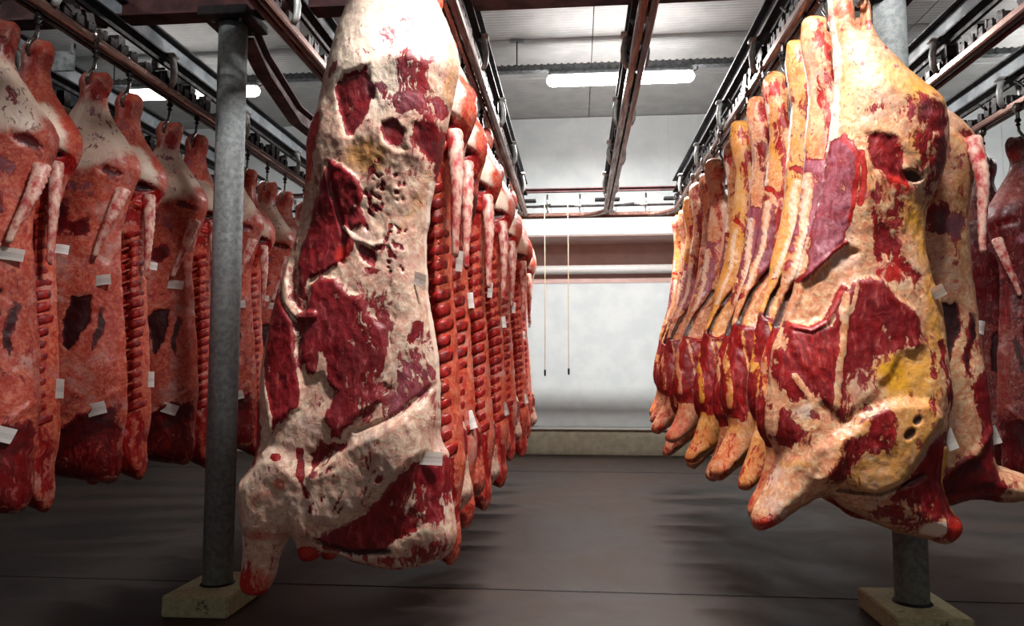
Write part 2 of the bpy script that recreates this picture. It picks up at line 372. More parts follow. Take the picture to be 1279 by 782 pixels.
bm = bmesh.new(); tube(bm, [(-4.2, .02, .15), (4.5, .02, .15)], .016, 8); obj('guide_bar', bm, M['black'], t)
me = None
for i in range(22):
    x = -4.0+i*.405
    if me is None:
        bm = bmesh.new(); tube(bm, [(0, .03, .16), (.02, .05, .1), (.012, .03, .03)], [.024, .03, .018], 8); box(bm, (-.03, .02, .155), (.09, .04, .04), bev=.006); box(bm, (0, .02, .225), (.02, .03, .14))
        o = obj('hanger_bracket', bm, M['cast'], t, True); me = o.data
    else: o = bpy.data.objects.new('hanger_bracket', me); C.objects.link(o); o.parent = t
    o.location = (x, 0, 0)
# two pull cords
for x, zb, lab in ((-.385, 1.235, 'left one of two thin pull cords hanging before the back wall'), (-.1, 1.25, 'right one of two thin pull cords hanging before the back wall')):
    t = thing('pull_cord', lab, 'cord', (x, 8.9, zb))
    bm = bmesh.new(); tube(bm, [(0, 0, .05), (.003, 0, 1.), (0, 0, 3.42-zb)], .0055, 6); obj('cord', bm, M['cord'], t)
    bm = bmesh.new(); tube(bm, [(0, 0, 0), (0, 0, .02), (0, 0, .07), (0, 0, .08)], [.007, .012, .012, .005], 8); obj('cord_weight', bm, M['black'], t)

# ------------------------------------------------------------------ lamps
def lamp(x, y, lab, power=1.):
    t = thing('batten_lamp', lab, 'lamp', (x, y, LAMP_Z))
    bm = bmesh.new(); box(bm, (0, 0, .07), (1.6, .09, .05), bev=.01); hs = obj('housing', bm, M['tray'], t)
    bm = bmesh.new(); tube(bm, [(-.82, 0, 0), (-.8, 0, 0), (-.76, 0, 0), (.76, 0, 0), (.8, 0, 0), (.82, 0, 0)], [.02, .05, .066, .066, .05, .02], 16); obj('diffuser', bm, M['glow' if (y > 5 and x > -3) else 'glow_weak'], t, True)
    for s in (-1, 1):
        bm = bmesh.new(); tube(bm, [(s*.6, 0, .09), (s*.6, 0, .14)], .012, 6); obj('lamp_clip', bm, M['galv'], hs)
    bm = bmesh.new(); tube(bm, [(.8, 0, .05), (.86, .02, .09), (.85, .03, .17), (.8, .02, .17), (.79, 0, .13)], .006, 6); obj('flex', bm, M['black'], t)
    ld = bpy.data.lights.new('lamp_light', 'AREA'); ld.shape = 'RECTANGLE'; ld.size = 1.5; ld.size_y = .13; ld.energy = LAMP_POWER*power; ld.color = (1, .955, .93)
    lo = bpy.data.objects.new('lamp_light', ld); C.objects.link(lo); lo.parent = t; lo.location = (0, 0, -.075)
names = ['bright batten lamp under the cable tray over the aisle', 'batten lamp glowing behind the left post and hooks', 'batten lamp over the far right side, outside the frame',
         'batten lamp over the aisle near the camera', 'batten lamp near the camera on the left', 'batten lamp near the camera on the right',
         'batten lamp over the aisle behind the camera', 'batten lamp behind the camera on the left', 'batten lamp behind the camera on the right']
for (x, y), nm, pw in zip(LAMP_SPOTS, names, LAMP_SHARE): lamp(x, y, nm, pw)
t = thing('cable_tray', 'perforated grey cable tray hung crosswise above the batten lamps', 'cable tray', (0, 8.12, LAMP_Z+.12))
bm = bmesh.new(); prism(bm, [(-.05, 0), (.05, 0), (.05, .06), (.045, .06), (.045, .008), (-.045, .008), (-.045, .06), (-.05, .06)], [(XL, 0, 0), (XR, 0, 0)]); obj('tray', bm, M['tray'], t)
bm = bmesh.new(); x = XL+.05
while x < XR:
    box(bm, (x, -.053, .03), (.03, .008, .075)); x += .075
o = obj('tray_rungs', bm, M['tray'], t); o['kind'] = 'stuff'
for x in (-5.5, -3.05, -.66, 2.05, 4.9):
    bm = bmesh.new(); tube(bm, [(x, 0, .05), (x, 0, ZC-LAMP_Z-.12)], .007, 6); hr = obj('hanger_rod', bm, M['black'], t)
    bm = bmesh.new(); box(bm, (x, 0, ZC-LAMP_Z-.135), (.16, .06, .012)); obj('rod_plate', bm, M['galv'], hr)

# ------------------------------------------------------------------ carcass halves
class Noise2:
    def __init__(s, seed): s.g = np.random.RandomState(seed).rand(256, 256)
    def one(s, x, y):
        xi = np.floor(x).astype(int); yi = np.floor(y).astype(int); fx = x-xi; fy = y-yi
        fx = fx*fx*(3-2*fx); fy = fy*fy*(3-2*fy); g = s.g
        a = g[xi % 256, yi % 256]; b = g[(xi+1) % 256, yi % 256]; c = g[xi % 256, (yi+1) % 256]; d = g[(xi+1) % 256, (yi+1) % 256]
        return (a*(1-fx)+b*fx)*(1-fy)+(c*(1-fx)+d*fx)*fy
    def fbm(s, x, y, oct=4, gain=.5):
        r = 0; a = 1; t = 0
        for i in range(oct): r = r+a*s.one(x*2**i+i*17.3, y*2**i+i*9.1); t += a; a *= gain
        return r/t-.5
def poly_sd(px, py, poly):
    """signed distance (inside +) and the closest point"""
    P = np.asarray(poly, float); Q = np.roll(P, -1, 0)
    best = np.full(px.shape, 1e9); cx = np.zeros(px.shape); cy = np.zeros(px.shape); ins = np.zeros(px.shape, bool)
    for (ax, ay), (bx, by) in zip(P, Q):
        dx, dy = bx-ax, by-ay; l2 = dx*dx+dy*dy+1e-12
        t = np.clip(((px-ax)*dx+(py-ay)*dy)/l2, 0, 1); qx = ax+t*dx; qy = ay+t*dy
        d = (px-qx)**2+(py-qy)**2; m = d < best; best = np.where(m, d, best); cx = np.where(m, qx, cx); cy = np.where(m, qy, cy)
        if ay != by:
            c = ((ay > py) != (by > py)) & (px < (bx-ax)*(py-ay)/(by-ay)+ax); ins ^= c
    d = np.sqrt(best); return np.where(ins, d, -d), cx, cy
def line_d(px, py, pts):
    best = np.full(px.shape, 1e9)
    for (ax, ay), (bx, by) in zip(pts, pts[1:]):
        dx, dy = bx-ax, by-ay; t = np.clip(((px-ax)*dx+(py-ay)*dy)/(dx*dx+dy*dy+1e-12), 0, 1)
        best = np.minimum(best, np.hypot(px-ax-t*dx, py-ay-t*dy))
    return best
def chaikin(P, n=2):
    P = np.asarray(P, float)
    for _ in range(n):
        Q = np.roll(P, -1, 0); P = np.stack([P*.75+Q*.25, P*.25+Q*.75], 1).reshape(-1, 2)
    return P
def blur(a, m, n):
    for _ in range(n):
        s = a*m; w = m.astype(float)
        s = s[:-2, 1:-1]+s[2:, 1:-1]+s[1:-1, :-2]+s[1:-1, 2:]+2*s[1:-1, 1:-1]; w = w[:-2, 1:-1]+w[2:, 1:-1]+w[1:-1, :-2]+w[1:-1, 2:]+2*w[1:-1, 1:-1]
        b = a.copy(); b[1:-1, 1:-1] = np.where(w > 0, s/np.maximum(w, 1), a[1:-1, 1:-1]); a = b
    return a
CH = dict(m=0, d=1, y=2, b=3, w=4, p=5)
class Half:
    """side of beef: an outline in metres (u right, v down from the hook), grown to a rounded solid with muscle relief"""
    def __init__(s, outline, res, prof, feats, seed=0, base=None, warp=.012, rag=.006, back=.75, shape=None, bulge=None):
        nz = Noise2(seed+11); out = chaikin(outline, 2)
        u0, v0 = out.min(0)-2*res; u1, v1 = out.max(0)+2*res
        nu = int((u1-u0)/res)+2; nv = int((v1-v0)/res)+2
        U, V = np.meshgrid(u0+np.arange(nu)*res, v0+np.arange(nv)*res)
        ru = nz.fbm(U*9, V*9, 4, .6)*rag*3; rv = nz.fbm(U*9+50, V*9+20, 4, .6)*rag*3
        sd, qx, qy = poly_sd(U+ru, V+rv, out); qx = qx-ru; qy = qy-rv
        cc = (sd[:-1, :-1]+sd[1:, :-1]+sd[:-1, 1:]+sd[1:, 1:])/4 > 0
        use = np.zeros(sd.shape, int)
        for a in (slice(0, -1), slice(1, None)):
            for b in (slice(0, -1), slice(1, None)): use[a, b] += cc
        inside = use > 0; bd = inside & (use < 4)
        pv = np.array(prof)  # v, front thickness, radius, forward shift
        tf = np.interp(V, pv[:, 0], pv[:, 1]); rr = np.interp(V, pv[:, 0], pv[:, 2]); sh = np.interp(V, pv[:, 0], pv[:, 3])
        d = np.clip(sd, 0, None); q = np.clip(d/rr, 0, 1); T = tf*np.sqrt(np.clip(1-(1-q)**2, 0, 1))
        T = blur(T, inside, int(.05/res)); edge = np.clip(d/(res*3.), 0, 1)**.5; T = T*np.where(bd, 0, edge)
        wu = U+nz.fbm(U*7, V*7, 4, .6)*warp*4; wv = V+nz.fbm(U*7+31, V*7+77, 4, .6)*warp*4
        mk = np.zeros(sd.shape+(6,)); 
        if base:
            for k, val in base.items(): mk[..., CH[k]] = val
        H = np.zeros(sd.shape)
        for ft in feats:
            kind, geo, soft, vals = ft
            if kind == 'p': w = poly_sd(wu, wv, geo)[0]/soft+.5
            elif kind == 's': w = (1-line_d(U*.85+wu*.15 if soft < .03 else wu, V*.85+wv*.15 if soft < .03 else wv, geo)/soft)*1.6
            else:
                x, y, rx, ry, an = geo; c_, s_ = math.cos(an), math.sin(an)
                A, B_ = (wu, wv) if max(rx, ry) > .03 else (U, V)
                a = ((A-x)*c_+(B_-y)*s_)/rx; b = (-(A-x)*s_+(B_-y)*c_)/ry; w = (1-np.sqrt(a*a+b*b))/soft+.5
            w = np.clip(w, 0, 1); w = w*w*(3-2*w)
            for k, val in vals.items():
                if k == 'h': H += w*val
                else: mk[..., CH[k]] = mk[..., CH[k]]*(1-w)+val*w
        ed = np.clip(d/.04, 0, 1)
        rel = (H + .022*nz.fbm(U*5, V*4, 3) + .007*nz.fbm(U*16+5, V*12, 3, .6) + .005*nz.fbm(U*45, V*30, 2))*ed
        if shape is not None: T = shape(U, V, T, sd)
        F = T+rel+sh*np.where(bd, 1, 1); B = -T*back+rel*.2+sh
        F = np.where(bd, sh, np.maximum(F, sh+.002)); B = np.where(bd, sh, np.minimum(B, F-.004))
        s.U, s.V, s.F, s.u0, s.v0, s.res, s.nu, s.nv = U, V, F, u0, v0, res, nu, nv
        xu = np.where(bd, qx, U); xv = np.where(bd, qy, V)
        # keep snapped points near their cell
        xu = np.clip(xu, U-res, U+res); xv = np.clip(xv, V-res, V+res)
        idf = -np.ones(sd.shape, int); idf[inside] = np.arange(inside.sum()); nf = inside.sum()
        inner = inside & ~bd; idb = idf.copy(); idb[inner] = nf+np.arange(inner.sum())
        cf = np.stack([xu[inside], -F[inside], -xv[inside]], 1); cb = np.stack([xu[inner], -B[inner], -xv[inner]], 1)
        co = np.concatenate([cf, cb])
        j, i = np.nonzero(cc)
        ff = np.stack([idf[j, i], idf[j+1, i], idf[j+1, i+1], idf[j, i+1]], 1); fb = np.stack([idb[j, i], idb[j, i+1], idb[j+1, i+1], idb[j+1, i]], 1)
        faces = np.concatenate([ff, fb]); me = bpy.data.meshes.new('body')
        me.vertices.add(len(co)); me.vertices.foreach_set('co', co.ravel()); me.loops.add(faces.size); me.loops.foreach_set('vertex_index', faces.ravel().astype(np.int32))
        me.polygons.add(len(faces)); me.polygons.foreach_set('loop_start', (np.arange(len(faces))*4).astype(np.int32)); me.update(calc_edges=True); me.validate()
        mm = np.concatenate([mk[inside], mk[inner]])
        for nm, sl in (('mask', slice(0, 3)), ('mask_b', slice(3, 6))):
            at = me.color_attributes.new(nm, 'FLOAT_COLOR', 'POINT'); c4 = np.ones((len(mm), 4)); c4[:, :3] = mm[:, sl]; at.data.foreach_set('color', c4.ravel())
        me.shade_smooth(); s.me = me
    def w(s, u, v):
        a = min(max((u-s.u0)/s.res, 0), s.nu-2); b = min(max((v-s.v0)/s.res, 0), s.nv-2); i, j = int(a), int(b); a -= i; b -= j; F = s.F
        return float((F[j, i]*(1-a)+F[j, i+1]*a)*(1-b)+(F[j+1, i]*(1-a)+F[j+1, i+1]*a)*b)
    def p(s, u, v, off=0.): return Vector((u, -s.w(u, v)-off, -v))

TAG_ME = {}
def paper_tag(half, par, u, v, w=.1, h=.06, rot=0., tilt=.3):
    key = (round(w, 3), round(h, 3))
    if key not in TAG_ME:
        bm = bmesh.new(); n = 6; g = [[None]*(n+1) for _ in range(3)]
        for j in range(3):
            for i in range(n+1):
                x = (i/n-.5)*w; g[j][i] = bm.verts.new((x, -.006*math.cos(x/w*3.1)-.004*(j == 0), (1-j)*h/2))
        for j in range(2):
            for i in range(n): bm.faces.new((g[j][i], g[j+1][i], g[j+1][i+1], g[j][i+1]))
        r = bmesh.ops.solidify(bm, geom=list(bm.faces), thickness=.0015)
        me = bpy.data.meshes.new('paper_tag'); bm.to_mesh(me); bm.free(); me.materials.append(M['tag']); TAG_ME[key] = me
    o = bpy.data.objects.new('paper_tag', TAG_ME[key]); C.objects.link(o); o.parent = par
    o.location = half.p(u, v, .012); o.rotation_euler = (R(-8), rot, tilt)
    return o
def px_pts(pts, Y, org):
    P = atY(np.array([p[0] for p in pts]), np.array([p[1] for p in pts]), Y); return np.stack([P[:, 0]-org[0], org[1]-P[:, 2]], 1)
SOFT = 1.7
def px_feats(fs, Y, org, k):
    out = []
    for kind, geo, soft, vals in fs:
        if kind in 'ps': g = px_pts(geo, Y, org)
        else:
            c = px_pts([geo[:2]], Y, org)[0]; g = (c[0], c[1], geo[2]*k, geo[3]*k, geo[4] if len(geo) > 4 else 0)
        out.append((kind, g, (soft*k*SOFT if kind == 'p' else soft*k) if kind in 'ps' else (soft*1.7 if geo[2] > 9 else soft), vals))
    return out

# --- the big white-fatted side, left of the aisle
A_ORG = (-.70, 3.03); A_Y = 2.85; KA = A_Y/FPX
A_OUT = [(470,-88),(505,-92),(520,-60),(528,-25),(545,0),(562,32),(573,70),(575,95),(566,125),(560,152),(556,190),(541,232),(533,300),(534,360),(541,400),(549,450),(551,500),(550,550),(566,575),(564,625),(574,668),(562,692),
  (540,705),(500,713),(455,708),(425,694),(405,688),(392,704),(374,700),(370,680),(364,664),(352,690),(346,722),(330,742),(308,744),(298,730),(303,700),(303,650),(298,615),(301,596),(315,582),(322,560),(322,500),(330,430),(344,372),(352,345),(360,325),(370,300),(380,240),(382,205),(383,172),(394,150),(408,95),(415,65),(424,30),(434,0),(448,-40),(458,-70)]
A_F = [
 ('e', (485,60,80,110), .5, dict(w=.9)), ('e', (330,640,50,110,-.1), .4, dict(w=.35)), ('e', (330,560,40,40), .5, dict(w=.5)),
 ('e', (505,300,55,90), .5, dict(y=.18)), ('e', (470,205,30,22), .7, dict(y=.75, b=.25)), ('e', (440,110,30,60), .7, dict(y=.3)),
 ('p', [(405,95),(420,60),(412,110),(400,160),(392,240),(380,300),(372,300),(383,180)], 14, dict(b=.55, m=.45)),
 ('p', [(392,150),(406,150),(407,185),(398,235),(384,232),(384,180)], 6, dict(b=.95, m=1, h=-.008)),
 ('p', [(437,120),(448,110),(474,102),(478,120),(481,140),(471,156),(456,184),(446,182),(438,160),(434,135)], 6, dict(m=1, h=-.012)),
 ('p', [(434,160),(446,160),(455,184),(446,186),(432,172)], 6, dict(d=.45)),
 ('p', [(422,104),(432,94),(440,95),(436,102),(424,114)], 5, dict(m=.9, b=.5)),
 ('p', [(500,92),(520,82),(548,92),(546,120),(541,150),(548,176),(528,178),(515,142),(503,112)], 14, dict(m=.78, d=.1, h=.008, p=.25)),
 ('p', [(480,122),(500,130),(520,150),(515,156),(492,140)], 6, dict(m=.8, p=.5)), ('e', (510,55,35,9,-.2), .8, dict(m=.4, p=.8)), ('e', (500,60,30,12,-.9), .8, dict(m=.42, p=.9)),
 ('e', (552,143,8,14), .5, dict(m=.8, p=.4)), ('e', (500,125,45,60), .7, dict(p=.4)),
 ('p', [(493,166),(505,162),(517,174),(517,196),(503,200),(494,186)], 5, dict(m=1, d=.32, h=-.01)),
 ('p', [(528,168),(552,166),(563,172),(561,205),(546,232),(538,210),(528,190)], 8, dict(m=1, d=.62, h=-.012)),
 ('p', [(497,208),(512,203),(517,212),(505,218)], 4, dict(m=.9, d=.4)), ('e', (475,223,5,5), .6, dict(m=1, d=.3)), ('e', (482,212,5,4), .6, dict(m=.8, d=.4)),
 ('e', (515,215,26,26), .6, dict(d=.12, m=.3)), ('e', (418,140,12,40), .7, dict(d=.22)), ('e', (405,270,14,60,-.15), .7, dict(d=.2, m=.3)),
 ('p', [(427,212),(438,216),(450,224),(459,250),(462,285),(450,292),(450,312),(440,330),(418,345),(400,352),(384,392),(378,350),(384,320),(394,290),(405,262),(412,238),(420,220)], 5, dict(m=1, h=.012)),
 ('p', [(440,285),(452,300),(450,315),(436,335),(420,342),(430,310)], 6, dict(d=.3)), ('e', (437,322,10,16), .6, dict(b=.8)),
 ('s', [(423,215),(428,250),(440,300),(436,330)], 5, dict(h=-.01, d=.3)),
 ('s', [(372,305),(362,330),(360,350),(368,378),(385,396),(404,396)], 8, dict(w=.35, m=.12, y=.2, h=.014)),
 ('p', [(366,300),(374,270),(388,250),(396,250),(388,290),(375,330),(366,345)], 8, dict(m=.25, y=.3)),
 ('p', [(374,330),(384,345),(396,395),(384,392),(370,372)], 6, dict(m=.6, d=.3, h=-.01)),
 ('p', [(453,310),(462,311),(474,325),(473,336),(458,330)], 4, dict(m=1, d=.35, h=-.008)), ('e', (482,315,10,4), .6, dict(m=.8)), ('e', (472,342,10,4,.3), .6, dict(m=.7)),
 ('s', [(440,290),(455,305),(475,312),(486,308)], 4, dict(w=.5, m=.1, h=.005)),
 ('p', [(402,360),(412,352),(432,356),(445,370),(462,374),(470,395),(490,412),(496,445),(488,470),(486,500),(470,512),(450,524),(440,545),(426,544),(421,520),(432,490),(416,470),(405,476),(396,470),(388,440),(392,400)], 6, dict(m=1, d=.06, h=.014)),
 ('p', [(410,440),(418,440),(424,470),(416,492),(405,480)], 6, dict(m=.1)), ('p', [(448,425),(478,418),(476,424),(458,446),(449,438)], 6, dict(m=.12)),
 ('e', (468,508,22,14,-.6), .6, dict(m=.5)), ('e', (476,470,16,12,.2), .6, dict(m=.35)), ('e', (452,470,8,24,.5), .7, dict(m=.62)),
 ('p', [(338,384),(352,362),(362,380),(376,400),(379,440),(392,480),(390,510),(366,524),(352,540),(344,520),(338,470)], 6, dict(m=1, b=.22, h=.014)),
 ('s', [(328,440),(338,480),(350,520),(345,560)], 9, dict(m=.05, h=.006)), ('p', [(322,470),(330,500),(336,540),(326,580),(318,575)], 6, dict(m=.95)),
 ('s', [(388,400),(386,440),(396,490),(392,520)], 8, dict(m=.05)), ('e', (408,508,14,22), .5, dict(m=.35, w=.2)),
 ('s', [(505,250),(500,330),(515,400),(500,470)], 16, dict(w=.25, m=.08, h=.006)),
 ('p', [(521,404),(534,404),(532,430),(516,432)], 5, dict(m=.95)), ('p', [(512,440),(524,450),(536,480),(541,535),(528,556),(514,545),(508,520),(494,528),(492,505),(500,470)], 16, dict(m=.68, p=.5)),
 ('e', (530,470,16,60,.1), .8, dict(m=.6, p=.4)), ('p', [(384,360),(396,352),(400,400),(392,470),(384,460),(380,400)], 8, dict(m=.8)), ('e', (470,440,22,60,.1), .9, dict(m=.85, d=.1)),
 ('p', [(398,566),(412,550),(446,550),(451,560),(430,584),(412,586),(400,580)], 5, dict(m=.95, b=.2, h=-.008)), ('e', (432,568,12,8), .6, dict(m=.2)),
 ('s', [(388,560),(392,590),(400,612)], 7, dict(m=.9, b=.4)), ('s', [(455,535),(500,520),(548,478)], 4, dict(h=-.012, d=.2)),
 ('p', [(400,590),(455,545),(505,525),(545,490),(552,520),(540,560),(500,592),(460,628),(430,650),(400,640)], 10, dict(m=.16, w=.3, y=.12, h=.03)),
 ('p', [(360,560),(400,590),(400,640),(420,670),(360,670),(300,650),(300,600),(330,565)], 16, dict(h=.03)),
 ('p', [(470,560),(485,545),(480,590),(465,620),(455,630)], 10, dict(m=.4, d=.2)), ('e', (475,560,8,6), .6, dict(d=.3)),
 ('p', [(560,572),(524,575),(500,594),(462,636),(436,654),(404,664),(406,684),(440,690),(478,685),(520,660),(556,640),(566,600)], 7, dict(m=1, d=.2, h=-.006)),
 ('e', (530,630,30,26), .7, dict(m=.62)), ('p', [(425,690),(470,694),(510,690),(560,660),(566,690),(510,712),(450,708)], 9, dict(m=.55, b=.35)),
 ('s', [(405,672),(440,686),(490,684)], 6, dict(d=.8, h=-.012)),
 ('e', (385,692,18,14), .6, dict(m=1, b=1)), ('e', (366,600,11,10), .6, dict(b=.75, y=.3)), ('e', (362,566,7,5), .6, dict(m=1, b=.5)), ('e', (338,616,22,12), .8, dict(b=.5)), ('e', (338,662,26,8), .7, dict(b=.75)),
 ('e', (320,728,26,26), .6, dict(m=.8, b=.9)), ('e', (340,690,16,40,.1), .8, dict(d=.2, m=.2)), ('e', (395,660,14,9), .7, dict(d=.4)), ('e', (420,665,20,8), .6, dict(d=.45)),
 ('s', [(560,60),(572,90),(560,130)], 9, dict(y=.5)), ('s', [(542,232),(534,300),(536,370),(548,440),(552,500)], 6, dict(w=.9, m=.05, h=.008)),
 ('p', [(545,232),(530,262),(515,300),(505,300),(520,250),(538,215)], 8, dict(y=.5)),
]
rs = np.random.RandomState(5)
for _ in range(60):
    x = rs.uniform(465, 512); y = rs.uniform(225, 345); A_F.append(('e', (x, y, rs.uniform(1.2, 3), rs.uniform(1.5, 5), rs.uniform(-1, 1)), .8, dict(m=.8, d=rs.uniform(.1, .5), h=-.003)))
for _ in range(26):
    x = rs.uniform(400, 490); y = rs.uniform(560, 640); A_F.append(('e', (x, y, 2.5, rs.uniform(4, 9), .5), .8, dict(d=.45, m=.5)))
A_PROF = [(0, .05, .06, 0), (.2, .10, .13, 0), (.5, .17, .24, 0), (.8, .15, .22, 0), (1.1, .09, .2, 0), (1.5, .1, .24, 0), (1.9, .13, .22, 0), (2.2, .1, .14, 0), (2.5, .06, .08, 0)]

# --- the yellow-fatted side, right of the aisle
B_ORG = (1.22, 2.99); B_Y = 3.2; KB = B_Y/FPX
B_OUT = [(1038,-16),(1060,-20),(1066,5),(1070,40),(1076,38),(1072,5),(1084,-6),(1089,10),(1090,44),(1118,76),(1147,101),(1170,117),(1181,134),(1184,180),(1178,222),(1160,250),(1155,275),(1158,320),(1165,350),(1178,380),(1184,430),(1190,480),(1186,530),
  (1180,570),(1174,600),(1187,637),(1203,652),(1201,670),(1184,684),(1158,674),(1120,666),(1090,650),(1050,632),(1034,616),(992,638),(970,657),(947,667),(933,650),(950,617),(968,580),(968,562),(956,545),(955,508),(960,468),(964,433),(978,405),(984,380),(993,350),(1002,318),(1015,275),(1028,225),(1034,180),(1040,140),(1043,90),(1038,50),(1033,0)]
B_F = [
 ('e', (1075,110,60,80), .6, dict(w=.45, y=.15)), ('e', (1120,110,40,30,.6), .6, dict(y=.6)), ('e', (1060,90,20,60), .7, dict(y=.4)), ('e', (1048,20,14,14), .7, dict(b=.8)), ('e', (1060,42,20,8), .6, dict(b=.5, m=.3)),
 ('s', [(1034,0),(1040,50),(1044,90),(1040,150),(1037,180)], 3.2, dict(w=1, h=.006)), ('e', (1048,130,9,50), .7, dict(y=.5)),
 ('e', (1090,95,30,22), .7, dict(p=.5, d=.1)), ('s', [(1168,120),(1180,150),(1182,185)], 8, dict(m=.7, b=.5, y=.6)), ('s', [(1120,100),(1160,122),(1172,140)], 9, dict(y=.5, m=.1)),
 ('e', (1152,158,19,18), .5, dict(m=1, d=.2, h=-.012)), ('e', (1130,148,26,16), .8, dict(m=.55, p=.4)), ('e', (1075,148,16,6), .8, dict(m=.6, d=.2)),
 ('e', (1150,195,22,30), .7, dict(m=.8, d=.35)), ('e', (1165,210,14,24), .7, dict(m=.8, d=.55)),
 ('p', [(1066,180),(1080,182),(1100,185),(1112,200),(1110,222),(1122,236),(1100,232),(1078,220),(1068,200)], 7, dict(m=.95, d=.15, h=-.012)),
 ('e', (1138,195,20,22), .6, dict(y=.6, w=.2)), ('e', (1125,228,9,6,.2), .4, dict(d=1, h=-.02)), ('e', (1110,240,20,9,.5), .6, dict(m=.9, b=.9)), ('e', (1140,250,14,16), .7, dict(d=.4, m=.4)),
 ('e', (1062,215,14,34,.2), .6, dict(y=.9)), ('e', (1075,205,40,60), .9, dict(y=.35)),
 ('p', [(1036,178),(1044,178),(1058,200),(1056,240),(1052,275),(1047,306),(1030,325),(1004,352),(996,354),(1010,300),(1024,240)], 4, dict(m=.92, p=.55, h=.006)),
 ('s', [(1044,182),(1058,205),(1057,240),(1051,280)], 4, dict(m=1, b=.8)), ('s', [(1062,200),(1066,225),(1062,262)], 4, dict(m=1, b=.8)),
 ('s', [(994,352),(1020,330),(1048,308)], 3.5, dict(m=1, b=.5, h=.012)), ('s', [(1034,180),(1024,230),(1010,290),(994,345)], 2.6, dict(w=.8, h=.006)),
 ('p', [(996,356),(1048,312),(1062,320),(1050,350),(1040,372),(1022,398),(1000,406),(982,402)], 8, dict(m=.12, y=.3, d=.1, h=-.025)),
 ('s', [(980,406),(1004,413),(1024,402),(1036,378),(1044,362)], 5, dict(m=.95, b=.5, h=.016)),
 ('p', [(1076,250),(1084,260),(1090,285),(1104,300),(1120,320),(1140,352),(1142,372),(1128,352),(1110,340),(1092,318),(1080,290)], 6, dict(m=.9, d=.15, h=-.008)),
 ('p', [(1074,295),(1085,296),(1094,320),(1100,345),(1086,330)], 6, dict(m=.8)), ('e', (1120,270,34,30,.5), .8, dict(m=.5, y=.4)), ('e', (1100,345,20,12,.3), .7, dict(b=.7, m=.6)),
 ('p', [(1125,250),(1150,265),(1156,320),(1168,380),(1176,430),(1160,450),(1148,410),(1144,360),(1130,310),(1120,280)], 20, dict(y=.62, m=.14)),
 ('p', [(1046,375),(1060,350),(1090,352),(1110,378),(1130,390),(1142,430),(1128,440),(1110,440),(1094,470),(1070,500),(1045,512),(1036,518),(1012,500),(996,455),(980,430),(978,410),(1004,416),(1030,404)], 7, dict(m=1, b=.12, h=.016)),
 ('p', [(1046,440),(1072,430),(1070,480),(1048,505),(1040,490)], 10, dict(d=.4)), ('e', (1012,450,24,32,.3), .6, dict(b=.4)), ('e', (1100,395,26,14,.2), .7, dict(d=.2)),
 ('s', [(1046,372),(1043,410),(1036,450),(1030,505)], 6, dict(m=.22, y=.4, h=.006)), ('s', [(1040,400),(1052,390),(1060,360)], 4, dict(m=.3)),
 ('p', [(960,470),(968,440),(990,440),(1006,470),(1008,505),(1000,520),(976,500)], 7, dict(m=.95, d=.15, h=.006)), ('p', [(960,505),(978,515),(990,540),(980,555),(962,545)], 6, dict(m=.95, b=.2)),
 ('s', [(962,540),(966,500),(958,470)], 4, dict(w=.4, m=.1)), ('e', (992,512,11,15,.6), .9, dict(w=.6, m=.2, p=.4)), ('s', [(984,470),(1004,500),(1006,530),(985,560)], 6, dict(y=.35, m=.3, h=.004)),
 ('e', (1100,470,36,26,-.6), .7, dict(y=.8, m=.15)), ('e', (1060,495,26,26,-.7), .8, dict(m=.4, y=.3)), ('e', (1140,470,22,40), .7, dict(y=.6, m=.2)),
 ('p', [(1160,430),(1168,425),(1176,470),(1184,500),(1176,520),(1168,470)], 6, dict(m=.9)), ('p', [(1150,440),(1158,440),(1150,500),(1142,520)], 6, dict(m=.7)),
 ('p', [(1030,540),(1060,515),(1110,502),(1140,505),(1156,520),(1140,560),(1110,600),(1070,618),(1040,600),(1010,590)], 10, dict(y=.5, w=.3, h=.035)),
 ('p', [(970,572),(1000,550),(1035,540),(1040,590),(1010,620),(970,650),(940,660),(938,645),(955,612)], 12, dict(w=.35, h=.03)),
 ('e', (1082,525,16,10,-.6), .5, dict(m=1, d=.1)), ('e', (1084,540,20,14,-.9), .6, dict(m=.8)), ('e', (1124,522,6,4,-.8), .6, dict(d=1, h=-.01)), ('e', (1115,538,8,5,-.8), .6, dict(d=1, h=-.01)), ('e', (1092,562,12,7,-.3), .6, dict(d=.5)),
 ('e', (1045,560,14,26,.6), .7, dict(m=.8)), ('e', (1034,582,14,14), .7, dict(m=.8, d=.4)), ('e', (1000,590,26,9,-.7), .8, dict(d=.3)), ('e', (985,572,24,6), .8, dict(y=.5)),
 ('e', (950,656,24,17,-.5), .7, dict(b=.85, m=.4)), ('e', (975,566,14,8), .8, dict(b=.5)),
 ('p', [(1160,540),(1176,540),(1180,580),(1174,600),(1188,640),(1150,640),(1100,618),(1112,604),(1140,575)], 7, dict(m=1, d=.3, h=-.008)),
 ('p', [(1080,625),(1120,625),(1160,640),(1190,650),(1190,675),(1130,665),(1080,642)], 8, dict(m=.6, b=.25)), ('e', (1158,656,16,9,-.3), .6, dict(w=1, m=0, b=0)), ('e', (1190,656,15,16), .7, dict(m=1, b=.85)),
 ('s', [(1172,560),(1170,600),(1186,636)], 5, dict(y=.7, m=.1, h=.01)), ('s', [(1040,610),(1090,612),(1140,590)], 5, dict(d=.7, h=-.012)),
]
B_PROF = [(0, .05, .05, 0), (.2, .09, .12, 0), (.5, .16, .22, 0), (.8, .14, .22, 0), (1.1, .09, .2, 0), (1.5, .1, .24, 0), (1.9, .13, .2, 0), (2.2, .1, .13, 0), (2.4, .06, .08, 0)]

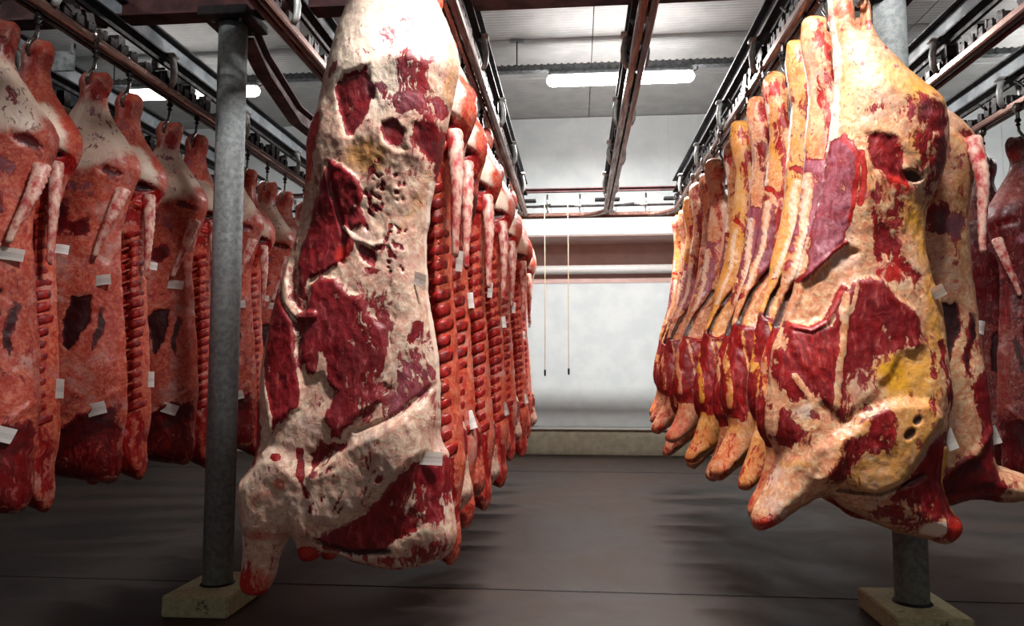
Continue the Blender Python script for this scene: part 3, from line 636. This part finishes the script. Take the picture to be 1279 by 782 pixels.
# --- inner side of a split carcass (ribs and chine), outline in metres
C_OUT = [(-.06, .0), (-.03, -.02), (.02, -.01), (.05, -.015), (.085, .03), (.09, .09), (.07, .15), (.075, .22), (.1, .3), (.17, .4), (.235, .5), (.245, .6), (.2, .7), (.165, .78), (.14, .9), (.13, 1.05), (.14, 1.25), (.155, 1.5), (.175, 1.75), (.185, 1.95), (.2, 2.1), (.17, 2.25), (.19, 2.38), (.15, 2.5), (.08, 2.46), (-.02, 2.4),
  (-.12, 2.36), (-.22, 2.3), (-.28, 2.36), (-.36, 2.48), (-.42, 2.46), (-.4, 2.32), (-.4, 2.15), (-.39, 2.0), (-.37, 1.75), (-.34, 1.5), (-.32, 1.25), (-.3, 1.0), (-.29, .8), (-.27, .6), (-.22, .42), (-.14, .3), (-.085, .2), (-.07, .12), (-.085, .05)]
C_F = [
 ('p', [(-.2, .35), (.1, .35), (.2, .5), (.2, .62), (.05, .66), (-.2, .62)], .06, dict(m=.12, w=.75)), ('e', (.0, .1, .035, .07, 0), .7, dict(b=.6, m=.7)), ('e', (-.02, .28, .05, .1, .1), .8, dict(m=.35, p=.4)),
 ('e', (.08, .66, .13, .07, 0), .5, dict(m=1, d=.3, h=-.03)), ('e', (.1, .62, .06, .025, 0), .5, dict(d=.9, h=-.02)), ('e', (.0, .8, .16, .07, -.4), .5, dict(m=.5, y=.2)),
 ('e', (.12, .72, .05, .05, 0), .5, dict(m=.8, b=.8, h=.02)), ('p', [(-.15, .85), (.1, .78), (.12, 1.0), (-.1, 1.02)], .04, dict(m=.95, b=.5)),
 ('p', [(-.28, .95), (.1, .9), (.1, 1.4), (.12, 2.05), (-.3, 2.1), (-.34, 1.5)], .05, dict(m=1, b=.55)),
 ('s', [(.06, .9), (.07, 1.2), (.09, 1.5), (.11, 1.8), (.12, 2.08)], .075, dict(m=.14, b=.25, y=.1)),
 ('s', [(.125, .9), (.125, 1.2), (.145, 1.5), (.165, 1.8), (.178, 2.1)], .024, dict(m=.05, y=.3, b=0, w=.25)),
 ('p', [(-.2, 2.08), (.15, 2.05), (.17, 2.4), (.1, 2.48), (-.2, 2.34)], .05, dict(m=1, d=.12, b=.3)), ('p', [(.09, 2.05), (.12, 2.1), (.16, 2.42), (.12, 2.4)], .05, dict(m=.2, y=.35, b=.5, h=.01)), ('e', (.02, 2.25, .07, .1, 0), .6, dict(m=1, h=.03, b=.3)),
 ('s', [(-.02, 2.05), (-.02, 2.3)], .02, dict(m=.2, b=.5, h=.01)), ('e', (-.38, 2.4, .08, .1, 0), .6, dict(b=.8)),
]
C_PROF = [(0, .045, .05, 0), (.2, .07, .08, 0), (.5, .15, .2, 0), (.75, .13, .16, 0), (.95, .10, .12, 0), (1.5, .10, .14, 0), (2.05, .12, .14, 0), (2.3, .1, .12, 0), (2.5, .05, .07, 0)]
def c_shape(U, V, T, sd):
    k = np.clip((V-.92)/.12, 0, 1)*np.clip((2.12-V)/.1, 0, 1)
    spine = np.interp(V, [.9, 1.2, 1.5, 1.8, 2.1], [.075, .075, .095, .11, .12])
    inb = np.clip((spine-U)/.05, 0, 1)
    cav = .075*k*inb*np.clip((U+.36)/.08, 0, 1)
    stripe = .006*k*inb*np.cos(2*np.pi*(V+.32*U-1.0)/.072)
    return np.maximum(T-cav, .008*(T > 0))+stripe*(T > .02)
# --- outer side with its back to the aisle, outline in metres
D_OUT = [(-.065, .0), (-.03, -.02), (.02, -.005), (.06, -.015), (.09, .04), (.085, .1), (.065, .16), (.075, .23), (.11, .3), (.18, .42), (.24, .52), (.25, .6), (.22, .7), (.19, .8), (.16, .95), (.17, 1.15), (.19, 1.4), (.21, 1.65), (.225, 1.9), (.22, 2.05), (.2, 2.15), (.22, 2.3), (.18, 2.42), (.08, 2.4),
  (-.05, 2.38), (-.18, 2.34), (-.28, 2.42), (-.34, 2.55), (-.42, 2.52), (-.4, 2.35), (-.4, 2.1), (-.4, 1.8), (-.39, 1.5), (-.36, 1.2), (-.32, .9), (-.28, .65), (-.21, .42), (-.14, .3), (-.085, .2), (-.07, .12), (-.085, .05)]
D_F = [
 ('e', (.02, .4, .22, .22, 0), .6, dict(w=.75)), ('e', (.03, .13, .035, .06, 0), .8, dict(b=.6, m=.75)), ('e', (.1, .45, .06, .12, .3), .8, dict(p=.3, m=.3)), ('e', (-.1, .55, .06, .1, .2), .8, dict(m=.4, d=.15)), ('s', [(.0, .22), (.03, .26)], .04, dict(p=.9, m=.45)),
 ('e', (.14, .62, .05, .03, .3), .9, dict(d=.5, m=.8, h=-.012)), ('e', (.02, .72, .1, .05, .4), .6, dict(d=.35, m=.5, p=.5)), ('p', [(-.1, .78), (-.05, .8), (-.04, .95), (-.09, 1.0), (-.12, .9)], .04, dict(d=.6, m=.9)), ('p', [(-.04, .92), (.04, .9), (.06, .98), (0, 1.04), (-.05, 1.0)], .04, dict(d=.6, m=.9, p=.3)),
 ('p', [(-.02, 1.35), (.06, 1.33), (.07, 1.46), (.03, 1.55), (.0, 1.66), (-.04, 1.62), (-.05, 1.45)], .02, dict(d=1, m=1, h=-.008)), ('p', [(.12, 1.38), (.16, 1.4), (.13, 1.52), (.1, 1.66), (.08, 1.6)], .02, dict(d=.75, m=1)),
 ('p', [(-.08, 2.15), (.05, 2.0), (.2, 1.95), (.2, 2.1), (.1, 2.2), (-.1, 2.32)], .04, dict(m=1, d=.6)), ('p', [(.0, 2.2), (.2, 2.1), (.22, 2.35), (.05, 2.42), (-.1, 2.36)], .04, dict(m=.85, b=.2, d=.1)), ('s', [(-.05, 2.1), (.1, 1.98), (.2, 1.88)], .02, dict(h=.012)),
 ('s', [(.12, .75), (.14, 1.1), (.17, 1.5), (.2, 1.9)], .05, dict(b=.35, m=.25)), ('e', (.06, 1.25, .015, .012, 0), .6, dict(b=.9)), ('e', (-.38, 2.48, .08, .1, 0), .6, dict(b=.8)), ('p', [(-.4, 1.2), (-.22, 1.1), (-.2, 1.9), (-.4, 2.1)], .08, dict(m=.7)),
]
D_PROF = [(0, .05, .05, 0), (.2, .08, .1, 0), (.5, .16, .2, 0), (.8, .13, .2, 0), (1.1, .1, .18, 0), (1.5, .11, .22, 0), (1.9, .13, .2, 0), (2.2, .11, .14, 0), (2.5, .06, .08, 0)]

def body(half, mat, par, lab=None):
    o = link_mesh('body', half.me, mat, par)
    return o
def make_tail(par, half, u, v, lean=.04, L=.54):
    bm = bmesh.new(); n = 27; pts = []; rad = []
    for i in range(n):
        k = i/(n-1); p = half.p(u, v)
        pts.append((u+lean*k+.01*math.sin(k*5), p.y-.01-.05*math.sin(min(k*3, 1.57)), -(v+L*k))); rad.append((.024*(1-k)**1.2+.013)*(1+.16*(i % 2)) if k < .97 else .008)
    tube(bm, pts, rad, 10, flat=.8); o = obj('tail', bm, M['tailmat'], par, True); return o
M['tailmat'] = simple('tail_flesh', (236, 196, 178), .4, 0, .2, 26, .4, (1, 1, .6), col2=(176, 40, 44))
def make_ribs(par, half, n=14):
    for i in range(n):
        v = 1.0+.072*i; us = np.linspace(float(np.interp(v, [.9, 1.5, 2.1], [.085, .105, .13])), -.27, 9)
        bm = bmesh.new(); pts = [half.p(u, v+.32*(us[0]-u), .0) for u in us]
        tube(bm, pts, [.007]+[.009]*7+[.005], 6); obj('rib', bm, M['rib'], par, True)
def make_vertebrae(par, half, n=18):
    """thin blocks of red muscle between the pale edges of the split chine, following the surface"""
    for i in range(n):
        v0 = .93+.064*i; uc = float(np.interp(v0, [.9, 1.5, 2.1], [.068, .09, .118])); w = .1+.012*math.sin(i*2.3); h = .05+.004*math.sin(i*1.7)
        bm = bmesh.new(); nx, ny = 7, 4; g = []
        for b in range(ny+1):
            row = []
            for a in range(nx+1):
                x, y = 2*a/nx-1, 2*b/ny-1
                u = uc+x*w/2*(1-.06*y*y); v = v0+y*h/2*(1-.12*x*x)-.42*x*w/2
                off = .0065*(1-abs(x)**5)*(1-abs(y)**3)-.0015; row.append(bm.verts.new(half.p(u, v, off)))
            g.append(row)
        for b in range(ny):
            for a in range(nx): bm.faces.new((g[b][a], g[b+1][a], g[b+1][a+1], g[b][a+1]))
        bmesh.ops.recalc_face_normals(bm, faces=bm.faces)
        r = bmesh.ops.solidify(bm, geom=list(bm.faces), thickness=.004)
        obj('vertebra', bm, M['bone'], par, True)

random.seed(9)
def proto(kind, seed, res, mat, lab, loc, rz=0, group=None, labels=True):
    t = thing('beef_side', lab, 'carcass', loc, rz, group)
    if kind == 'A': h = Half(px_pts(A_OUT, A_Y, A_ORG), res, A_PROF, px_feats(A_F, A_Y, A_ORG, KA), seed, dict(m=.14))
    elif kind == 'B' and seed >= 40:
        rv = random.Random(seed); ff = []
        for f in px_feats(B_F, B_Y, B_ORG, KB):
            if rv.random() < .2: continue
            du, dv = rv.uniform(-.03, .03), rv.uniform(-.04, .04); g = f[1]
            g = np.asarray(g)+np.array([du, dv]) if f[0] in 'ps' else (g[0]+du, g[1]+dv)+tuple(g[2:])
            ff.append((f[0], g, f[2], f[3]))
        ff += px_feats([('p', [(952,425),(985,400),(1000,430),(1004,500),(985,560),(955,550)], 10, dict(m=1.25, d=.2, b=.2)), ('s', [(985,415),(990,460),(1000,520)], 5, dict(m=.45, y=.5)), ('s', [(1046,300),(1010,350),(985,402)], 7, dict(d=.9, h=-.03)),
                        ('s', [(1037,200),(1024,280),(1000,345)], 5, dict(w=.6, m=.1, h=.006)), ('s', [(966,420),(962,470),(966,540)], 5, dict(y=.5, m=.35, b=.4, h=.008)),
                        ('s', [(1052,70),(1058,150),(1050,260)], 7, dict(b=.5, m=.6)), ('p', [(940,600),(975,580),(985,610),(955,660),(930,655)], 12, dict(b=.55, m=.35)), ('e', (1050,16,10,16), .8, dict(b=.6, m=.6)), ('e', (1060,60,9,20), .8, dict(b=.4, m=.6))], B_Y, B_ORG, KB)
        BO = [(1036,-14),(1052,-24),(1072,-20),(1086,-4),(1088,20),(1077,52),(1092,72),(1120,86)]+B_OUT[B_OUT.index((1147,101)):B_OUT.index((1043,90))+1]+[(1041,60),(1032,28),(1029,2)]
        out = px_pts(BO, B_Y, B_ORG)+np.array([[rv.uniform(-.012, .012), rv.uniform(-.012, .012)] for _ in BO])
        h = Half(out, res, B_PROF, ff, seed, dict(m=rv.uniform(.14, .3), y=rv.uniform(.08, .45)), warp=.022)
    elif kind == 'B': h = Half(px_pts(B_OUT, B_Y, B_ORG), res, B_PROF, px_feats(B_F, B_Y, B_ORG, KB), seed, dict(m=.18, y=.14), warp=.012 if seed == 2 else .02)
    elif kind == 'C': h = Half(C_OUT, res, C_PROF, C_F, seed, dict(m=.22), shape=c_shape, warp=.014)
    elif kind == 'E':
        o2 = [q for q in D_OUT if q[1] < 2.1] ; k = 21; sh = lambda q: (q[0]+.3*min(max((q[1]-.15)/.5, 0), 1), q[1])
        i = next(j for j, q in enumerate(D_OUT) if q[1] >= 2.1)
        e = list(reversed([q for q in D_OUT if q[0] < 0 and q[1] < 2.05])); right = [q for q in D_OUT[:i]]; left = [q for q in D_OUT[i:] if q[1] < 2.05 and q[0] < 0]
        o2 = [sh(q) for q in right] + [(.56, 2.06), (.68, 2.1), (.7, 2.18), (.6, 2.22), (.44, 2.2), (.3, 2.24), (.2, 2.22), (.14, 2.12)] + [(sh(q)[0]+.24*min(max((q[1]-.2)/.3, 0), 1), q[1]) for q in left]
        ff = []
        for f in D_F: ff.append((f[0], [sh(q) for q in f[1]] if f[0] in 'ps' else sh(f[1][:2])+tuple(f[1][2:]), f[2], f[3]))
        ff += [('e', (.66, 2.15, .06, .05, 0), .8, dict(m=1, b=.8)), ('p', [(.4, 1.7), (.5, 1.6), (.52, 2.0), (.45, 2.05)], .04, dict(m=1, d=.2)), ('p', [(.3, .5), (.5, .6), (.45, 1.2), (.35, 1.3)], .1, dict(y=.4)), ('e', (.36, 1.0, .05, .06, 0), .8, dict(m=.7, d=.5, p=.6))]
        h = Half(o2, res, D_PROF, ff, seed, dict(m=.24, y=.14), warp=.02)
    elif kind == 'F': h = Half(D_OUT, res, D_PROF, [f for f in D_F if 'w' not in f[3]]+[('p', [(-.3, .5), (.25, .5), (.25, 1.3), (-.35, 1.3)], .1, dict(m=.9, d=.1))], seed, dict(m=.4), warp=.02)
    else: h = Half(D_OUT, res, D_PROF, D_F, seed, dict(m=.2), warp=.02)
    body(h, mat, t)
    if kind == 'C': make_ribs(t, h); make_vertebrae(t, h); make_tail(t, h, .15, .68, .03)
    if kind == 'E': make_tail(t, h, .44, .62, .01, .52)
    if kind in 'DF': make_tail(t, h, .19, .72, -.09, .4)
    return t, h
PARENTED = {}

# --- hooks
def make_hook(lab, loc, group=None):
    t = thing('trolley_hook', lab, 'hook', loc, 0, group)
    bm = bmesh.new(); tube(bm, [(-.016, 0, .19), (.016, 0, .19)], .034, 16); obj('roller', bm, M['hook'], t, True)
    bm = bmesh.new(); box(bm, (0, 0, .15), (.008, .04, .1), bev=.002); obj('shackle', bm, M['chain'], t)
    bm = bmesh.new(); tube(bm, [(0, 0, .115), (0, 0, .105), (0, 0, .09), (0, 0, .08), (0, 0, .065), (0, 0, .055)], [.008, .02, .02, .008, .018, .008], 10); obj('swivel', bm, M['chain'], t, True)
    bm = bmesh.new(); tube(bm, [(0, 0, .06), (0, -.005, .02), (.01, -.03, -.02), (.005, -.062, -.06), (0, -.066, -.1), (0, -.045, -.13), (0, -.01, -.125), (0, .01, -.1)], [.009, .01, .011, .011, .011, .01, .008, .003], 8); obj('hook', bm, M['hook'], t, True)
    return t
hk = make_hook('steel trolley hook holding up the big white-fatted carcass', (A_ORG[0]+.03, A_Y, 3.05))
KH = children_map()
def hook_at(x, y, z, lab, group=None, rz=0):
    h = copy_tree(hk, KH); h.location = (x, y, z+.03); h.rotation_euler = (0, 0, rz); h['label'] = lab
    if group: h['group'] = group
    return h

# --- hero left
tA, hA = proto('A', 1, .0055, M['flesh_white'], 'large white-fatted beef side with bent foreleg, nearest of all, left of the aisle', (A_ORG[0], A_Y, A_ORG[1]))
def tag_px(half, par, x, y, Y, org, **k):
    u, v = px_pts([(x, y)], Y, org)[0]; return paper_tag(half, par, u, v, **k)
tag_px(hA, tA, 541, 569, A_Y, A_ORG, w=.105, h=.05, rot=R(3), tilt=.1)
tag_px(hA, tA, 526, 351, A_Y, A_ORG, w=.07, h=.05, rot=R(20), tilt=-.4)
# --- hero right
tB, hB = proto('B', 2, .006, M['flesh_yellow'], 'yellow-fatted beef side hanging nearest on the right of the aisle', (B_ORG[0], B_Y, B_ORG[1]))
tag_px(hB, tB, 1163, 366, B_Y, B_ORG, w=.06, h=.05, rot=R(-25), tilt=.2)
tag_px(hB, tB, 1178, 547, B_Y, B_ORG, w=.045, h=.085, rot=R(-18), tilt=.2)
hook_at(B_ORG[0], B_Y, 3.0, 'steel trolley hook holding up the nearest yellow-fatted carcass')

# --- row left of the aisle
ORD = ['first', 'second', 'third', 'fourth', 'fifth', 'sixth', 'seventh', 'eighth', 'ninth', 'tenth', 'eleventh', 'twelfth', 'thirteenth']
pC1, hC1 = proto('C', 21, .010, M['flesh_inner'], '', (0, 0, 0)); paper_tag(hC1, pC1, .17, 1.22, .03, .09, .1, .3)
pC2, hC2 = proto('C', 22, .010, M['flesh_inner'], '', (0, 0, 0)); paper_tag(hC2, pC2, .16, 1.36, .03, .08, -.1, .3); paper_tag(hC2, pC2, .17, 1.95, .04, .09, -.3, .3)
pA2, hA2 = proto('A', 31, .010, M['flesh_white'], '', (0, 0, 0)); pA3, hA3 = proto('A', 32, .010, M['flesh_pink'], '', (0, 0, 0))
KIDS = children_map(); used = set()
def place(p, loc, rz, lab, group, sc=(1, 1, 1), hook=None):
    if p.name in used: o = copy_tree(p, KIDS)
    else: o = p; used.add(p.name)
    o.location = loc; o.rotation_euler = (0, 0, rz); o.scale = sc; o['label'] = lab; o['group'] = group
    hook_at(loc[0], loc[1], loc[2], hook, 'trolley hooks on the rails') if hook else None
    return o
GL = 'carcasses hung in a row left of the aisle'
rnd = random.Random(12)
innerY = [3.08, 3.62, 4.25, 5.05, 5.95, 6.95, 8.0]
for i, Y in enumerate(innerY):
    far = ['right behind the big white-fatted carcass', 'second', 'third', 'fourth', 'fifth', 'sixth', 'last and nearest the back wall'][i]
    lab = f'red beef side showing ribs and tail, {far}' if i in (0, 6) else f'red beef side showing its ribs, {far} rib-side from the front, left of aisle'
    place([pC1, pC2][i % 2], (-.665+rnd.uniform(-.02, .02), Y, 3.02), R(rnd.uniform(-6, 6)), lab, GL, (1, 1, rnd.uniform(.97, 1.02)),
          'steel trolley hook above the ' + ORD[i] + ' rib-side carcass left of the aisle')
outerY = [3.34, 3.92, 4.62, 5.45, 6.4, 7.4, 8.45]
for i, Y in enumerate(outerY):
    lab = 'beef side seen fat side out, %s such behind the big one left of the aisle' % ORD[i]
    place([pA2, pA3][i % 2], (-.70+rnd.uniform(-.02, .02), Y, 3.0), R(rnd.uniform(-6, 4)), lab, GL, (.97, 1, rnd.uniform(.95, .99)),
          'steel trolley hook above the ' + ORD[i] + ' fat-side carcass left of the aisle')

# --- row right of the aisle
GR = 'yellow-fatted carcasses hung in a row right of the aisle'
pB2, _ = proto('B', 41, .009, M['flesh_yellow_row'], '', (0, 0, 0)); pB3, _ = proto('B', 42, .009, M['flesh_yellow_row'], '', (0, 0, 0)); pB4, _ = proto('B', 43, .009, M['flesh_yellow_row'], '', (0, 0, 0))
pD1, hD1 = proto('D', 51, .009, M['flesh_pink'], '', (0, 0, 0)); paper_tag(hD1, pD1, .1, 1.17, .09, .06, .1, 0); paper_tag(hD1, pD1, .1, 2.02, .09, .07, .35, 0)
pD2, hD2 = proto('D', 52, .009, M['flesh_pink'], '', (0, 0, 0)); paper_tag(hD2, pD2, .12, 1.25, .08, .06, -.15, 0); paper_tag(hD2, pD2, .13, 1.98, .09, .07, -.3, 0)
pD3, hD3 = proto('E', 53, .010, M['flesh_yellow'], '', (0, 0, 0)); paper_tag(hD3, pD3, .47, 1.45, .03, .06, .2, 0); paper_tag(hD3, pD3, .52, 1.92, .045, .08, -.3, 0)
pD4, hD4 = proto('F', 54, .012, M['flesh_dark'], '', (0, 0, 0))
pC3, hC3 = proto('C', 23, .010, M['flesh_inner'], '', (0, 0, 0)); paper_tag(hC3, pC3, .17, 1.12, .06, .05, .1, .3); paper_tag(hC3, pC3, .18, 1.85, .05, .1, 0, .3)
KIDS = children_map()
ry = [3.5, 3.84, 4.2, 4.6, 5.0, 5.4, 5.85, 6.3, 6.8, 7.3, 7.8, 8.3]
for i, Y in enumerate(ry):
    lab = ('yellow-fatted beef side just behind the nearest one right of the aisle' if i == 0 else 'yellow-fatted beef side nearest the back wall, right of the aisle' if i == len(ry)-1
           else 'yellow-fatted beef side, %s behind the nearest one right of the aisle' % ORD[i])
    place([pB2, pB3, pB4][i % 3], (1.17+rnd.uniform(-.03, .03), Y, 2.99+rnd.uniform(-.03, .03)), R(20+rnd.uniform(-14, 14)), lab, GR, (rnd.uniform(.9, 1.04), 1, rnd.uniform(.95, 1.02)),
          'steel trolley hook above the ' + ORD[i] + ' carcass behind the nearest, right of aisle')
place(pD3, (1.30, 3.46, 2.97), R(-2), 'tan beef side with hanging tail just right of the nearest yellow carcass', GR)
# --- far right row
GF = 'dark carcasses on the far right rail'
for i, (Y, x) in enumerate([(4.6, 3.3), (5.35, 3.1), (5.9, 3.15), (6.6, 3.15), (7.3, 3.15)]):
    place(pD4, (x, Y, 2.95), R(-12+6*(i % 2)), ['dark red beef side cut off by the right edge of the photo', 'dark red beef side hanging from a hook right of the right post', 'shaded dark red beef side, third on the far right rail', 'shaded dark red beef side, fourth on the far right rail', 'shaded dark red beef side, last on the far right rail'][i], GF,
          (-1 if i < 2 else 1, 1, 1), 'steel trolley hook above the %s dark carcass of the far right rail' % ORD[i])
# --- left wall row
GW = 'carcasses hung along the left wall'
seq = [(pD1, 3.2, 0), (pC3, 3.46, 0), (pD2, 3.86, .04), (pC3, 4.24, 0), (pD1, 4.70, 0), (pC3, 5.06, 0), (pD2, 5.55, 0.03), (pC3, 5.9, 0), (pD1, 6.3, 0), (pC3, 6.7, 0), (pD2, 7.2, 0), (pC3, 7.7, 0), (pD1, 8.2, 0)]
for i, (p, Y, dx) in enumerate(seq):
    kind = 'pale outer-side' if p in (pD1, pD2) else 'rib-side'
    pos = 'leftmost, cut by the photo edge' if i == 0 else ORD[i]+' along the left wall row counted from the front'
    place(p, (-2.77+dx, Y, 3.02+rnd.uniform(-.02, .02)), R((16 if p is pC3 else 30 if i == 0 else 6)+rnd.uniform(-5, 5)), f'{kind} beef side, {pos}', GW, (1.12 if p is not pC3 else 1, 1, rnd.uniform(.95, .98)), 'steel trolley hook above the %s carcass of the left wall row' % ORD[i])
